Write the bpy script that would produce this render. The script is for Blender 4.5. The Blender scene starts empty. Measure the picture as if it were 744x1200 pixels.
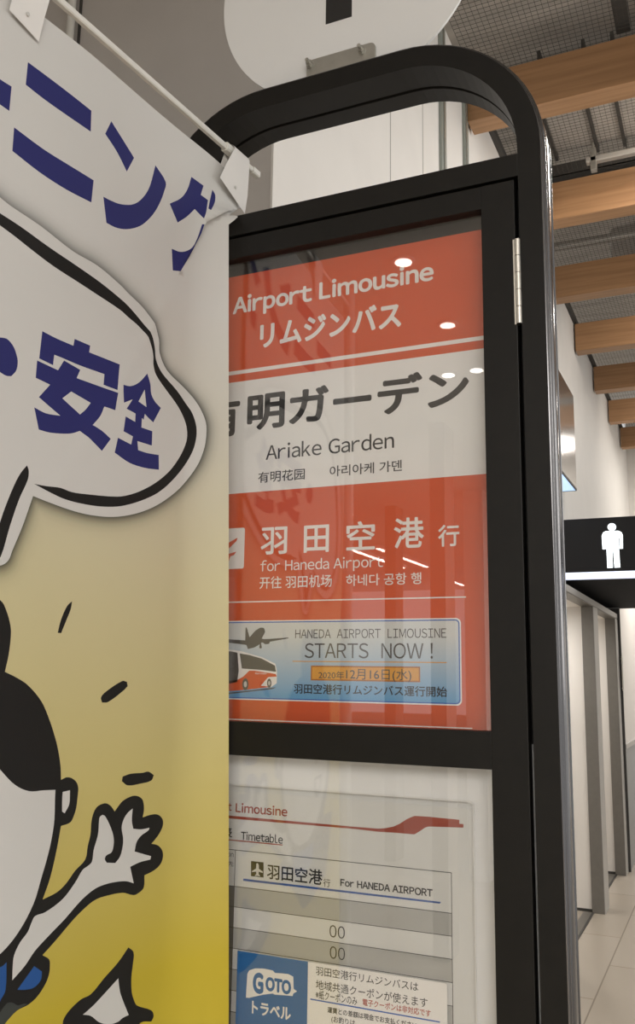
import bpy, bmesh, math, random
from mathutils import Vector, Matrix
from mathutils.geometry import delaunay_2d_cdt
random.seed(4)
S = bpy.context.scene
COL = S.collection

# ------------------------------------------------------------------ camera
EYE = 1.5
FPX = 1054.912
R_RIGHT = Vector((0.911057278, 0.412009789, 0.014918760))
R_DOWN = Vector((-0.060625737, 0.169675846, -0.983633381))
R_FWD = Vector((-0.407797935, 0.895241890, 0.179562812))
cam_d = bpy.data.cameras.new('camera')
cam = bpy.data.objects.new('camera', cam_d); COL.objects.link(cam)
cam_d.sensor_fit = 'VERTICAL'; cam_d.sensor_height = 24.0
cam_d.lens = FPX / 1200 * 24.0
cam_d.clip_start = 0.02; cam_d.clip_end = 100
m = Matrix((R_RIGHT, -R_DOWN, -R_FWD)).transposed().to_4x4()
m.translation = Vector((0, 0, EYE)); cam.matrix_world = m
S.camera = cam

# ------------------------------------------------------------------ world, exposure, lights
S.view_settings.view_transform = 'Standard'; S.view_settings.look = 'None'
S.view_settings.gamma = 1.0; S.view_settings.use_curve_mapping = False
S.view_settings.exposure = 0.0
W = bpy.data.worlds.new('world'); S.world = W; W.use_nodes = True
W.node_tree.nodes['Background'].inputs[0].default_value = (1.0, 0.985, 0.965, 1)
W.node_tree.nodes['Background'].inputs[1].default_value = 0.80


def area(name, loc, size, power, color=(1, .97, .93), rot=(0, 0, 0), size_y=None, spread=None):
    d = bpy.data.lights.new(name, 'AREA'); d.energy = power; d.color = color
    d.size = size
    if size_y: d.shape = 'RECTANGLE'; d.size_y = size_y
    if spread: d.spread = spread
    o = bpy.data.objects.new(name, d); COL.objects.link(o)
    o.location = loc; o.rotation_euler = rot
    return o


area('hall_ceiling_light', (1.2, -3.8, 2.95), 2.0, 210, (1, .985, .965), size_y=4.4)
area('hall_ceiling_fill', (2.6, -3.5, 2.2), 1.0, 130, (1, .985, .96), (math.radians(180), 0, 0), 5.0)  # added uplight brightening the hall ceiling mirrored in the glass
area('hall_daylight', (3.2, -1.0, 1.9), 2.2, 3, (1, .98, .95), (0, math.radians(84), 0), 2.0)
area('corridor_light', (-0.02, 4.0, 4.08), .2, 5, (1, .90, .78), (math.radians(62), 0, 0), .2)
area('corridor_light', (-0.02, 6.1, 4.08), .2, 4, (1, .90, .78), (math.radians(62), 0, 0), .2)
area('corridor_light', (-0.2, 8.2, 4.08), .2, 3, (1, .92, .82), (math.radians(62), 0, 0), .2)
area('corridor_side_fill', (2.4, 3.6, 2.3), 1.6, 30, (1, .97, .93), (0, math.radians(92), 0), 2.2)  # fill added to brighten the corridor wall
area('corridor_downlight', (0.36, 4.2, 4.12), .34, 36, (1, .95, .88), size_y=.84)
for ly in (6.28, 8.38, 10.3): area('corridor_downlight', (0.42, ly, 4.1), .22, 8, (1, .95, .88))
area('corridor_far_light', (0.1, 9.45, 3.95), 0.6, 16, (1, .95, .88), size_y=.6)
area('booth_light', (-1.45, 6.0, 1.97), 0.5, 12.0, (1, .97, .93))
area('booth_light', (-1.45, 7.2, 1.97), 0.5, 10.0, (1, .97, .93))
area('restroom_light', (-0.4, 9.0, 2.9), 0.7, 26, (1, .96, .91))

# ------------------------------------------------------------------ helpers


def ray(x, y):
    return R_RIGHT * ((x - 372) / FPX) + R_DOWN * ((y - 600) / FPX) + R_FWD


def on_y(x, y, Y):
    d = ray(x, y); return d * (Y / d.y) + Vector((0, 0, EYE))


def mat(name, color, rough=0.5, metal=0.0, spec=0.5, emit=None, estr=0, coat=0.0):
    mt = bpy.data.materials.new(name); mt.use_nodes = True
    b = mt.node_tree.nodes['Principled BSDF']
    b.inputs['Base Color'].default_value = (*color, 1)
    b.inputs['Roughness'].default_value = rough
    b.inputs['Metallic'].default_value = metal
    b.inputs['Specular IOR Level'].default_value = spec
    if coat: b.inputs['Coat Weight'].default_value = coat; b.inputs['Coat Roughness'].default_value = .08
    if emit:
        b.inputs['Emission Color'].default_value = (*emit, 1); b.inputs['Emission Strength'].default_value = estr
    return mt


def noisy(mt, scale, amount, stretch=(1, 1, 1), bump=0.0, detail=4):
    """mottles the base colour with an object-space noise, optional bump"""
    nt = mt.node_tree; b = nt.nodes['Principled BSDF']
    tc = nt.nodes.new('ShaderNodeTexCoord'); mp = nt.nodes.new('ShaderNodeMapping'); mp.inputs['Scale'].default_value = stretch
    n = nt.nodes.new('ShaderNodeTexNoise'); n.inputs['Scale'].default_value = scale; n.inputs['Detail'].default_value = detail
    nt.links.new(tc.outputs['Object'], mp.inputs[0]); nt.links.new(mp.outputs[0], n.inputs['Vector'])
    c = b.inputs['Base Color'].default_value[:3]
    r = nt.nodes.new('ShaderNodeValToRGB')
    r.color_ramp.elements[0].position = .3; r.color_ramp.elements[1].position = .7
    r.color_ramp.elements[0].color = (*[v * (1 - amount) for v in c], 1)
    r.color_ramp.elements[1].color = (*[min(1, v * (1 + amount)) for v in c], 1)
    nt.links.new(n.outputs[0], r.inputs[0]); nt.links.new(r.outputs[0], b.inputs['Base Color'])
    if bump:
        bp = nt.nodes.new('ShaderNodeBump'); bp.inputs['Strength'].default_value = bump; bp.inputs['Distance'].default_value = .002
        nt.links.new(n.outputs[0], bp.inputs['Height']); nt.links.new(bp.outputs[0], b.inputs['Normal'])
    return mt


def glass_mat(name, f0, tint=(1, 1, 1)):
    mt = bpy.data.materials.new(name); mt.use_nodes = True; nt = mt.node_tree
    nt.nodes.remove(nt.nodes['Principled BSDF']); out = nt.nodes['Material Output']
    t = nt.nodes.new('ShaderNodeBsdfTransparent'); t.inputs[0].default_value = (*tint, 1)
    g = nt.nodes.new('ShaderNodeBsdfGlossy'); g.inputs['Roughness'].default_value = 0.0
    lw = nt.nodes.new('ShaderNodeLayerWeight'); lw.inputs['Blend'].default_value = .5
    p = nt.nodes.new('ShaderNodeMath'); p.operation = 'POWER'; p.inputs[1].default_value = 5
    k = nt.nodes.new('ShaderNodeMath'); k.operation = 'MULTIPLY_ADD'; k.inputs[1].default_value = 1 - f0; k.inputs[2].default_value = f0
    mx = nt.nodes.new('ShaderNodeMixShader')
    nt.links.new(lw.outputs['Facing'], p.inputs[0]); nt.links.new(p.outputs[0], k.inputs[0]); nt.links.new(k.outputs[0], mx.inputs[0])
    nt.links.new(t.outputs[0], mx.inputs[1]); nt.links.new(g.outputs[0], mx.inputs[2]); nt.links.new(mx.outputs[0], out.inputs[0])
    return mt


class MB:
    """collects shapes, each with a material, and links them as ONE mesh object"""
    def __init__(self): self.v = []; self.f = []; self.mi = []; self.mats = []; self.sm = []

    def m(self, mt):
        if mt not in self.mats: self.mats.append(mt)
        return self.mats.index(mt)

    def add(self, vs, fs, mt, smooth=False):
        o = len(self.v); i = self.m(mt)
        self.v += [Vector(p) for p in vs]
        for f in fs: self.f.append([o + k for k in f]); self.mi.append(i); self.sm.append(smooth)

    def box(self, a, b, mt, bevel=0.0):
        x0, y0, z0 = a; x1, y1, z1 = b
        bm = bmesh.new(); bmesh.ops.create_cube(bm, size=1)
        for v in bm.verts: v.co = Vector(((x0 + x1) / 2 + v.co.x * (x1 - x0), (y0 + y1) / 2 + v.co.y * (y1 - y0), (z0 + z1) / 2 + v.co.z * (z1 - z0)))
        if bevel: bmesh.ops.bevel(bm, geom=bm.edges[:], offset=bevel, segments=2, affect='EDGES', profile=.6)
        self.bm(bm, mt)

    def bm(self, bm, mt, smooth=False):
        bm.verts.index_update(); bmesh.ops.recalc_face_normals(bm, faces=bm.faces[:])
        self.add([v.co.copy() for v in bm.verts], [[v.index for v in f.verts] for f in bm.faces], mt, smooth); bm.free()

    def cyl(self, p, q, r, mt, n=20, r2=None, smooth=True):
        p = Vector(p); q = Vector(q); d = (q - p).normalized()
        u = d.orthogonal().normalized(); w = d.cross(u); r2 = r if r2 is None else r2
        vs = []
        for c, rr in ((p, r), (q, r2)):
            for k in range(n):
                a = 2 * math.pi * k / n; vs.append(c + (u * math.cos(a) + w * math.sin(a)) * rr)
        self.add(vs, [[k, (k + 1) % n, n + (k + 1) % n, n + k] for k in range(n)], mt, smooth)
        self.add(vs[:n], [list(range(n))[::-1]], mt); self.add(vs[n:], [list(range(n))], mt)

    def bar(self, p, q, w, h, mt, up=(0, 0, 1)):
        """rectangular bar from p to q, w wide and h tall, chamfered corners"""
        p = Vector(p); q = Vector(q); d = (q - p).normalized(); up = Vector(up)
        u = d.cross(up).normalized(); t = u.cross(d)
        c = min(w, h) * .18; pr = []
        for sx, sz in ((1, 1), (-1, 1), (-1, -1), (1, -1)):
            a = (sx * (w / 2 - c), sz * h / 2); b = (sx * w / 2, sz * (h / 2 - c))
            pr += [b, a] if sx * sz > 0 else [a, b]
        vs = [e + u * x + t * z for e in (p, q) for x, z in pr]; n = 8
        self.add(vs, [[k, (k + 1) % n, n + (k + 1) % n, n + k] for k in range(n)] + [list(range(n))[::-1], list(range(n, 2 * n))], mt)

    def prism(self, pts, d, mt):
        """polygon pts (3-D, planar) pushed along d"""
        n = len(pts); pts = [Vector(p) for p in pts]; d = Vector(d)
        self.add(pts + [p + d for p in pts], [list(range(n)), list(range(n, 2 * n))[::-1]] + [[k, n + k, n + (k + 1) % n, (k + 1) % n] for k in range(n)], mt)

    def poly(self, pts, mt): self.add(pts, [list(range(len(pts)))], mt)

    def build(self, name, parent=None, loc=None, fix=True):
        me = bpy.data.meshes.new(name)
        org = Vector(loc) if loc is not None else Vector((0, 0, 0))
        base = parent.matrix_world.translation if False else (Vector(parent['_o']) if parent else Vector((0, 0, 0)))
        org = org if loc is not None else base
        me.from_pydata([tuple(v - org) for v in self.v], [], self.f)
        for mt in self.mats: me.materials.append(mt)
        for p, i, s in zip(me.polygons, self.mi, self.sm): p.material_index = i; p.use_smooth = s
        if fix:
            b = bmesh.new(); b.from_mesh(me); bmesh.ops.recalc_face_normals(b, faces=b.faces[:]); b.to_mesh(me); b.free()
        me.update()
        o = bpy.data.objects.new(name, me); COL.objects.link(o)
        o['_o'] = tuple(org)
        if parent: o.parent = parent; o.location = org - base
        else: o.location = org
        return o


def tag(o, label=None, cat=None, group=None, kind=None):
    if label: o['label'] = label
    if cat: o['category'] = cat
    if group: o['group'] = group
    if kind: o['kind'] = kind
    return o


def empty(name, loc, label, cat, group=None):
    o = bpy.data.objects.new(name, None); COL.objects.link(o); o.location = loc; o.empty_display_size = .05
    o['_o'] = tuple(loc)
    return tag(o, label, cat, group)


def structure(mb, name): return tag(mb.build(name), kind='structure')


# ------------------------------------------------------------------ materials
M_WALL = noisy(mat('white wall paint', (.80, .775, .735), .7), 6, .02)
M_GREYWALL = noisy(mat('grey wall paint', (.57, .54, .51), .75), 8, .02)
M_BLACK = noisy(mat('black anodised aluminium', (.0085, .0075, .0062), .45, 0.0, .27), 60, .12)
M_BLACKGLOSS = mat('black polished aluminium', (.15, .147, .15), .2, 1.0, .6)
M_DARKIN = mat('black cabinet interior', (.012, .010, .009), .7)
M_WHITEBOARD = mat('white backing board', (.88, .875, .86), .6)
M_STEEL = noisy(mat('brushed steel', (.50, .49, .45), .38, .9), 40, .1, (1, 8, 1))
M_NICKEL = mat('bright nickel hinge', (.78, .75, .68), .35, .75)
M_DISC = mat('white enamel plate', (.80, .80, .79), .4)
M_INK = mat('black ink', (.018, .017, .016), .55)
M_WHITEINK = mat('white print', (.86, .83, .79), .55)
M_RED = mat('red orange print', (.66, .092, .020), .5)
M_DKRED = mat('dark red print', (.45, .07, .035), .55)
M_PAPER = noisy(mat('white poster paper', (.84, .83, .80), .55), 20, .01)
M_SHEET = mat('timetable paper', (.92, .905, .87), .6)
M_GREYCELL = mat('grey table cell', (.58, .57, .54), .6)
M_BLUE = mat('blue print', (.012, .13, .36), .5)
M_BLUELINE = mat('blue rule print', (.03, .12, .45), .5)
M_NAVYLINE = mat('navy border print', (.03, .06, .22), .5)
M_ORANGE = mat('orange print', (.75, .36, .06), .5)
M_ORANGEEDGE = mat('dark orange print', (.45, .16, .03), .5)
M_GREYINK = mat('dark grey print', (.09, .085, .08), .5)
M_GLASS = glass_mat('clear door glass', .085)
M_ACRYL = glass_mat('clear acrylic', .02, (.985, .985, .98))
M_POLE = mat('white plastic pole', (.72, .71, .66), .45)
M_TAB = mat('white tab cloth', (.76, .74, .71), .8)
M_WOOD = mat('light wood beam', (.42, .235, .115), .55)
M_DUCT = noisy(mat('grey insulated duct', (.38, .355, .325), .8), 3, .15)
M_SLAB = noisy(mat('grey underside of roof', (.46, .42, .37), .9), 2, .2, (1, 6, 1))
M_PIPE = mat('galvanised pipe', (.42, .40, .37), .4, .5)
M_NET = mat('dark net cord', (.07, .064, .056), .9)
M_FASCIA = mat('black fascia panel', (.008, .008, .009), .3, spec=.25)
M_LED = mat('lit white strip', (.8, .85, 1), .4, emit=(.72, .80, 1.0), estr=.85)
M_PICTO = mat('backlit white pictogram', (.9, .95, 1), .4, emit=(.88, .97, 1.0), estr=1.6)
M_GREYMETAL = noisy(mat('grey partition metal', (.16, .147, .128), .45, .1), 30, .05)
M_GREYLIGHT = mat('lit partition face and ledge grey', (.46, .44, .41), .4, .2)  # paints the lit sides of the partition; also the ledge's own grey
M_PANEL = mat('white partition panel', (.72, .68, .63), .5)
M_LAMP = mat('lamp diffuser', (1, 1, 1), .4, emit=(1, .95, .86), estr=9)
M_DARKTRIM = mat('dark trim', (.05, .047, .043), .6)

# wood grain
nt = M_WOOD.node_tree; b = nt.nodes['Principled BSDF']
tc = nt.nodes.new('ShaderNodeTexCoord'); mp = nt.nodes.new('ShaderNodeMapping'); mp.inputs['Scale'].default_value = (.6, 14, 14)
n1 = nt.nodes.new('ShaderNodeTexNoise'); n1.inputs['Scale'].default_value = 3; n1.inputs['Detail'].default_value = 6
r = nt.nodes.new('ShaderNodeValToRGB'); r.color_ramp.elements[0].color = (.30, .160, .074, 1); r.color_ramp.elements[1].color = (.43, .24, .118, 1)
r.color_ramp.elements[0].position = .3; r.color_ramp.elements[1].position = .7
nt.links.new(tc.outputs['Object'], mp.inputs[0]); nt.links.new(mp.outputs[0], n1.inputs['Vector']); nt.links.new(n1.outputs[0], r.inputs[0]); nt.links.new(r.outputs[0], b.inputs['Base Color'])

# floor tiles
M_FLOOR = mat('beige stone floor tile', (.5, .43, .35), .27)
nt = M_FLOOR.node_tree; b = nt.nodes['Principled BSDF']
tc = nt.nodes.new('ShaderNodeTexCoord'); mp = nt.nodes.new('ShaderNodeMapping')
mp.inputs['Location'].default_value = (0.47, .735, 0); mp.inputs['Rotation'].default_value = (0, 0, math.radians(90))
mp.vector_type = 'TEXTURE'
br = nt.nodes.new('ShaderNodeTexBrick'); br.offset = .5
br.inputs['Scale'].default_value = 1; br.inputs['Brick Width'].default_value = 1.16; br.inputs['Row Height'].default_value = .58
br.inputs['Mortar Size'].default_value = .004; br.inputs['Color1'].default_value = (.53, .465, .385, 1); br.inputs['Color2'].default_value = (.47, .405, .325, 1)
br.inputs['Mortar'].default_value = (.30, .25, .2, 1); br.inputs['Bias'].default_value = -.1
n1 = nt.nodes.new('ShaderNodeTexNoise'); n1.inputs['Scale'].default_value = 5; n1.inputs['Detail'].default_value = 6
mx = nt.nodes.new('ShaderNodeMix'); mx.data_type = 'RGBA'; mx.blend_type = 'MULTIPLY'; mx.inputs[0].default_value = .25
nt.links.new(tc.outputs['Object'], mp.inputs[0]); nt.links.new(mp.outputs[0], br.inputs['Vector'])
nt.links.new(br.outputs['Color'], mx.inputs[6]); nt.links.new(n1.outputs[0], mx.inputs[7]); nt.links.new(mx.outputs[2], b.inputs['Base Color'])

# ------------------------------------------------------------------ setting
WX = -0.95      # side wall of the corridor
CY = 1.79       # the grey wall's corner
q = MB(); q.box((-8, -13, -.05), (4, 12, 0), M_FLOOR); structure(q, 'floor')
q = MB(); q.box((WX - .12, CY + .02, 0), (WX, 5.25, 4.235), M_WALL); q.box((WX - .12, 5.25, 2.05), (WX, 7.95, 4.235), M_WALL); q.box((WX - .12, 7.95, 0), (WX, 10.7, 4.235), M_WALL)
structure(q, 'wall_side')
q = MB(); q.box((-6.0, CY, 0), (WX - .002, CY + .02, 4.235), M_GREYWALL); structure(q, 'wall_grey')
q = MB(); q.box((WX, 10.7, 0), (3.0, 10.8, 4.6), M_WALL); structure(q, 'wall_end')
q = MB(); q.box((-6, -13, 4.9), (3.0, 12, 5.0), M_SLAB)
structure(q, 'ceiling')
q = MB(); q.box((-7, -13, 3.0), (4, .2, 3.06), noisy(mat('hall ceiling paint', (.80, .78, .75), .8), 4, .02)); structure(q, 'ceiling_hall')
q = MB(); q.box((-7, .14, 3.06), (4, .2, 4.9), M_GREYWALL); structure(q, 'wall_light_block')  # unseen wall added to block back light from beams and ceiling
q = MB(); q.box((-7, -13.1, 0), (4, -13, .9), M_WALL); structure(q, 'wall_back')
q = MB(); q.box((-7.1, -13, 0), (-7, CY + .12, 4.3), M_WALL); structure(q, 'wall_left')
M_SEAM = mat('wall joint', (.42, .40, .37), .8)
M_GLASSEDGE = mat('green grey glass edge', (.33, .36, .33), .3, .2)
q = MB(); q.box((WX, 3.22, 0), (WX + .012, 3.29, 4.2), M_GLASSEDGE, .002); q.box((WX + .012, 3.25, 0), (WX + .016, 3.262, 4.2), M_STEEL); structure(q, 'trim_1')
q = MB(); q.box((WX, 3.585, 0), (WX + .012, 3.65, 4.2), M_GLASSEDGE, .002); q.box((WX + .012, 3.60, 0), (WX + .016, 3.612, 4.2), M_STEEL); structure(q, 'trim_2')
q = MB()
for y in (2.636, 3.0): q.box((WX, y, 0), (WX + .001, y + .006, 4.2), M_SEAM)
structure(q, 'trim_3')
q = MB(); q.box((WX, 3.66, 4.215), (WX + .025, 10.7, 4.255), M_DARKTRIM); structure(q, 'trim_4')
q = MB(); q.box((WX - .004, CY - .002, 0), (WX + .002, CY + .022, 4.235), M_WALL); structure(q, 'trim_5')
# far side wall with wainscot and ledge
q = MB(); q.box((WX, 7.98, .99), (-.832, 10.7, 2.55), M_PANEL); structure(q, 'wall_far')
q = MB(); q.box((WX, 7.98, 0), (-.832, 10.7, .95), mat('grey wainscot', (.26, .27, .27), .35)); structure(q, 'trim_6')
q = MB(); q.box((WX, 7.97, .95), (-.817, 10.7, .99), M_GREYLIGHT, .004); structure(q, 'trim_7')
q = MB(); q.box((WX, 7.951, 0), (-.824, 7.98, 2.1), M_DARKTRIM); structure(q, 'trim_8')
# hall pillars, the white one standing in for a bright signboard, behind the photographer, mirrored in the glass
M_PILLAR = noisy(mat('hall pillar paint', (.30, .27, .24), .6), 3, .05)
for k, (x0, x1, y0, y1, mt) in enumerate(((-1.56, -1.47, -3.2, -3.0, M_PILLAR), (-1.90, -1.74, -5.2, -5.0, M_WALL), (-2.72, -2.62, -5.6, -5.4, M_PILLAR))):
    q = MB(); q.box((x0, y0, 0), (x1, y1, 3.0), mt); structure(q, 'pillar_%d' % (k + 1))

# ------------------------------------------------------------------ bus stop sign
XC = -.448; HW = .2815; RAD = .18; ZT = 2.3126; T = .031; DEP = .08; Y0 = 1.0
sign = empty('bus_stop_sign', (XC, Y0 + .04, 0), 'tall black metal bus stop sign case with a rounded arch top and a glass door', 'bus stop sign')


def loop_path(nz=2):
    pts = []                         # (point xz, outward normal xz)
    for z in (.02, 1.0, ZT - RAD): pts.append(((XC + HW, z), (1, 0)))
    for k in range(1, 17):
        a = math.pi / 2 * k / 16; pts.append(((XC + HW - RAD + RAD * math.cos(a), ZT - RAD + RAD * math.sin(a)), (math.cos(a), math.sin(a))))
    for k in range(0, 17):
        a = math.pi / 2 + math.pi / 2 * k / 16; pts.append(((XC - HW + RAD + RAD * math.cos(a), ZT - RAD + RAD * math.sin(a)), (math.cos(a), math.sin(a))))
    for z in (1.0, .02): pts.append(((XC - HW, z), (-1, 0)))
    return pts


prof = [(-T, 0), (-.0035, 0), (-.0015, .0008), (-.0004, .003)]
for c, w in ((.0078, .0036), (.0262, .0124), (.0448, .0036)):          # three rounded ridges along the outer side
    prof.append((-.0022, c - w - .001))
    for k in range(13):
        a = math.pi * k / 12; prof.append((-.0016 + .0032 * math.sin(a), c - w * math.cos(a)))
    prof.append((-.0022, c + w + .001))
nflute = len(prof)
prof += [(-.0016, .0515), (-.0035, .0545), (-.0085, .08), (-T, .08), (-T, .0505), (-T + .003, .0495), (-T + .003, .0455), (-T, .0445)]
path = loop_path(); npf = len(prof)
q = MB(); vs = []
for (px, pz), (nx, nz) in path:
    for o, y in prof: vs.append(Vector((px + nx * o, Y0 + y, pz + nz * o)))
fl = []; fo = []
for i in range(len(path) - 1):
    for k in range(npf):
        f = [i * npf + k, i * npf + (k + 1) % npf, (i + 1) * npf + (k + 1) % npf, (i + 1) * npf + k]
        (fl if 1 <= k < nflute else fo).append(f)
fo += [list(range(npf)), list(range((len(path) - 1) * npf, len(path) * npf))]
q.add(vs, fo, M_BLACK); i1 = q.m(M_BLACKGLOSS)
for f in fl: q.f.append(f); q.mi.append(i1); q.sm.append(True)
q.build('frame', sign)
XI0, XI1 = XC - HW + T, XC + HW - T          # inner faces of the posts
q = MB(); q.box((XI0, Y0 + .0005, 2.0965), (XI1, Y0 + DEP - .0005, 2.1262), M_BLACK, .0012); q.build('header', sign)
q = MB(); q.box((XI0, Y0 + .0005, .30), (XI1, Y0 + DEP - .0005, .34), M_BLACK, .0012); q.build('sill_rail', sign)
q = MB(); q.box((XI0, Y0 + .058, .34), (XI1, Y0 + .076, 2.0965), M_DARKIN); q.build('back_panel', sign)
q = MB(); q.box((XC - .34, Y0 - .16, 0), (XC + .34, Y0 + .24, .02), M_BLACK, .006); q.build('base_plate', sign)
PB = Y0 + .030                                # face of the boards the sheets lie on
q = MB(); q.box((XI0 + .004, PB, 1.43), (XI1 - .004, Y0 + .058, 2.0965), M_DARKIN); q.build('upper_board', sign)
q = MB(); q.box((XI0 + .004, PB, .36), (XI1 - .004, Y0 + .058, 1.43), M_WHITEBOARD); q.build('lower_board', sign)
# door: stiles and rails, two panes, hinge
G = .0052; DX0, DX1 = XI0 + G, XI1 - G; ST = .0405; DZ1 = 2.0922; DZ0 = .345
q = MB()
q.box((DX0, Y0, DZ0), (DX0 + ST, Y0 + .018, DZ1), M_BLACK, .0008); q.box((DX1 - ST, Y0, DZ0), (DX1, Y0 + .018, DZ1), M_BLACK, .0008)
q.box((DX0 + ST, Y0 + .0006, 2.0625), (DX1 - ST, Y0 + .018, DZ1), M_BLACK, .0008)
q.box((DX0 + ST, Y0 + .0006, 1.4030), (DX1 - ST, Y0 + .018, 1.4435), M_BLACK, .0008)
q.box((DX0 + ST, Y0 + .0006, DZ0), (DX1 - ST, Y0 + .018, .40), M_BLACK, .0008)
door = q.build('door', sign)
q = MB(); q.box((DX0 + ST, Y0 + .008, 1.4435), (DX1 - ST, Y0 + .011, 2.0625), M_GLASS); tag(q.build('glass_pane', door), 'clear glass over the red poster')
q = MB(); q.box((DX0 + ST, Y0 + .008, .40), (DX1 - ST, Y0 + .011, 1.4030), M_GLASS); tag(q.build('glass_pane', door), 'clear glass over the timetable')
for (zb, zt) in ((1.9077, 2.0139), (.50, .606)):
    q = MB(); hx = (XI1 + DX1) / 2 - .0002
    for k in range(5):
        a = zb + (zt - zb) * k / 5; q.cyl((hx, Y0 - .0008, a + .0004), (hx, Y0 - .0008, a + (zt - zb) / 5 - .0004), .0034, M_NICKEL, 16)
    q.cyl((hx, Y0 - .0008, zb), (hx, Y0 - .0008, zt), .0028, M_DARKIN, 12)
    q.box((hx - .0052, Y0 - .0012, zb), (hx - .001, Y0 + .004, zt), M_NICKEL)
    tag(q.build('hinge', door), 'bright metal barrel hinge')
# round plate on its bracket
DCX, DCZ, DR, DY = -.4395, 2.486, .196, Y0 + .028
q = MB(); q.cyl((DCX, DY, DCZ), (DCX, DY + .004, DCZ), DR, M_DISC, 96)
x0 = on_y(381.5, 28.5, DY - .0006); x1 = on_y(412, 20, DY - .0006)
q.box((x0.x, DY - .0006, x0.z), (x1.x, DY, x0.z + .12), M_INK)
q.build('round_plate', sign)
q = MB(); BY = DY - .0045
z0 = ZT - .006; b0, b1, bz = -.4935, -.3905, 2.354
bm = bmesh.new(); rr = .008; pts = [(b0, z0), (b1, z0)]
for k in range(7): a = math.pi / 2 * k / 6; pts.append((b1 - rr + rr * math.cos(a), bz - rr + rr * math.sin(a)))
for k in range(7): a = math.pi / 2 + math.pi / 2 * k / 6; pts.append((b0 + rr + rr * math.cos(a), bz - rr + rr * math.sin(a)))
bm.free(); q.prism([(x, BY, z) for x, z in pts], (0, .003, 0), M_STEEL)
q.box((b0, BY, ZT - .001), (b1, BY + .034, ZT + .0018), M_STEEL)
brk = q.build('bracket', sign)
for px, py in ((363.5, 76), (424, 59.5)):
    p = on_y(px, py, BY); q = MB()
    q.cyl((p.x, BY, p.z), (p.x, BY - .0012, p.z), .0062, M_STEEL, 20); q.cyl((p.x, BY - .0012, p.z), (p.x, BY - .0062, p.z), .0048, M_STEEL, 6, smooth=False)
    q.cyl((p.x, BY - .0062, p.z), (p.x, BY - .0125, p.z), .0028, M_STEEL, 14); q.build('bolt', brk)

# ------------------------------------------------------------------ lettering
_cache = {}


def outlines(s):
    cu = bpy.data.curves.new('lettering', 'FONT'); cu.body = s; cu.resolution_u = 4
    o = bpy.data.objects.new('lettering', cu); COL.objects.link(o)
    bpy.context.view_layer.update()
    me = o.evaluated_get(bpy.context.evaluated_depsgraph_get()).to_mesh()
    r = ([v.co.copy() for v in me.vertices], [list(p.vertices) for p in me.polygons])
    bpy.data.objects.remove(o); bpy.data.curves.remove(cu)
    return r


_char = {}
BEAR = {'o': .035, 'e': .035, 'c': .035, 'O': .04, 'G': .04, 'a': .04, 'A': .0, 'T': .01, 't': .015, 'r': .05, 'f': .015, 'k': .05, 'W': .0, 'S': .03, 'd': .045, 's': .03, '0': .045, 'D': .055, 'R': .055, 'E': .055, '1': .05, '!': .06, 'i': .07, 'l': .07, 'm': .065, 'n': .065, 'u': .062}


def sans(s):
    """Latin words set in the plain sans of the wide forms, letter after letter"""
    x = 0; V_ = []; F_ = []
    for ch in s:
        if ch == ' ': x += .33; continue
        if ch not in _char: _char[ch] = outlines(chr(ord(ch) + 0xFEE0))
        v, f = _char[ch]; lo = min(p.x for p in v); hi = max(p.x for p in v); be = BEAR.get(ch, .06); o = len(V_)
        V_ += [Vector((p.x - lo + x + be, p.y, 0)) for p in v]; F_ += [[o + i for i in g] for g in f]
        x += hi - lo + 2 * be
    return V_, F_


def glyphs(s, bold):
    """triangulated outlines of a string in its own plane: verts, faces"""
    k = (s, bold)
    if k not in _cache:
        v0, f0 = sans(s) if all(32 <= ord(c) < 127 for c in s) else outlines(s)
        vv = list(v0); ff = list(f0)
        if bold > 0:                             # heavier weight: the outline stamped again in a small ring
            for j in range(8):
                o_ = len(vv); d = Vector((math.cos(j * math.pi / 4), math.sin(j * math.pi / 4), 0)) * bold
                d.z = (j + 1) * 1.6e-5; vv += [v + d for v in v0]; ff += [[o_ + i for i in f] for f in f0]
        _cache[k] = (vv, ff)
    return _cache[k]


def lettering(q, s, bl, ytop, right, Y, mt, bold=0.0, ref=None, shear=0.0):
    """s on the plane y=Y: bl = lower left of its first letter, ytop = that letter's top, right = any point at the right end"""
    a = on_y(*bl, Y); t = on_y(bl[0], ytop, Y); c = on_y(*right, Y)
    v, f = glyphs(s, bold); rv, _ = glyphs(ref or s[0], bold)
    y0 = min(p.y for p in rv); y1 = max(p.y for p in rv); xa = min(p.x for p in v); xb = max(p.x for p in v)
    sy = (t.z - a.z) / (y1 - y0); sx = (c.x - a.x) / (xb - xa)
    q.add([(a.x + (p.x - xa) * sx + shear * (p.y - y0) * sy, Y - p.z, a.z + (p.y - y0) * sy) for p in v], f, mt)


def quad(q, pts, Y, mt, rect=True):
    """printed area from its corners' places in the plane y=Y; rect squares it up"""
    P = [on_y(x, y, Y) for x, y in pts]
    if rect:
        xs = sorted(p.x for p in P); zs = sorted(p.z for p in P); n = len(P) // 2
        x0 = sum(xs[:n]) / n; x1 = sum(xs[n:]) / n; z0 = sum(zs[:n]) / n; z1 = sum(zs[n:]) / n
        P = [(x0, Y, z0), (x1, Y, z0), (x1, Y, z1), (x0, Y, z1)]
    q.poly(P, mt); return P


def shape(q, pts, Y, mt): q.poly([on_y(x, y, Y) for x, y in pts], mt)


def zrow(y, x, Y): return on_y(x, y, Y).z


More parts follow.
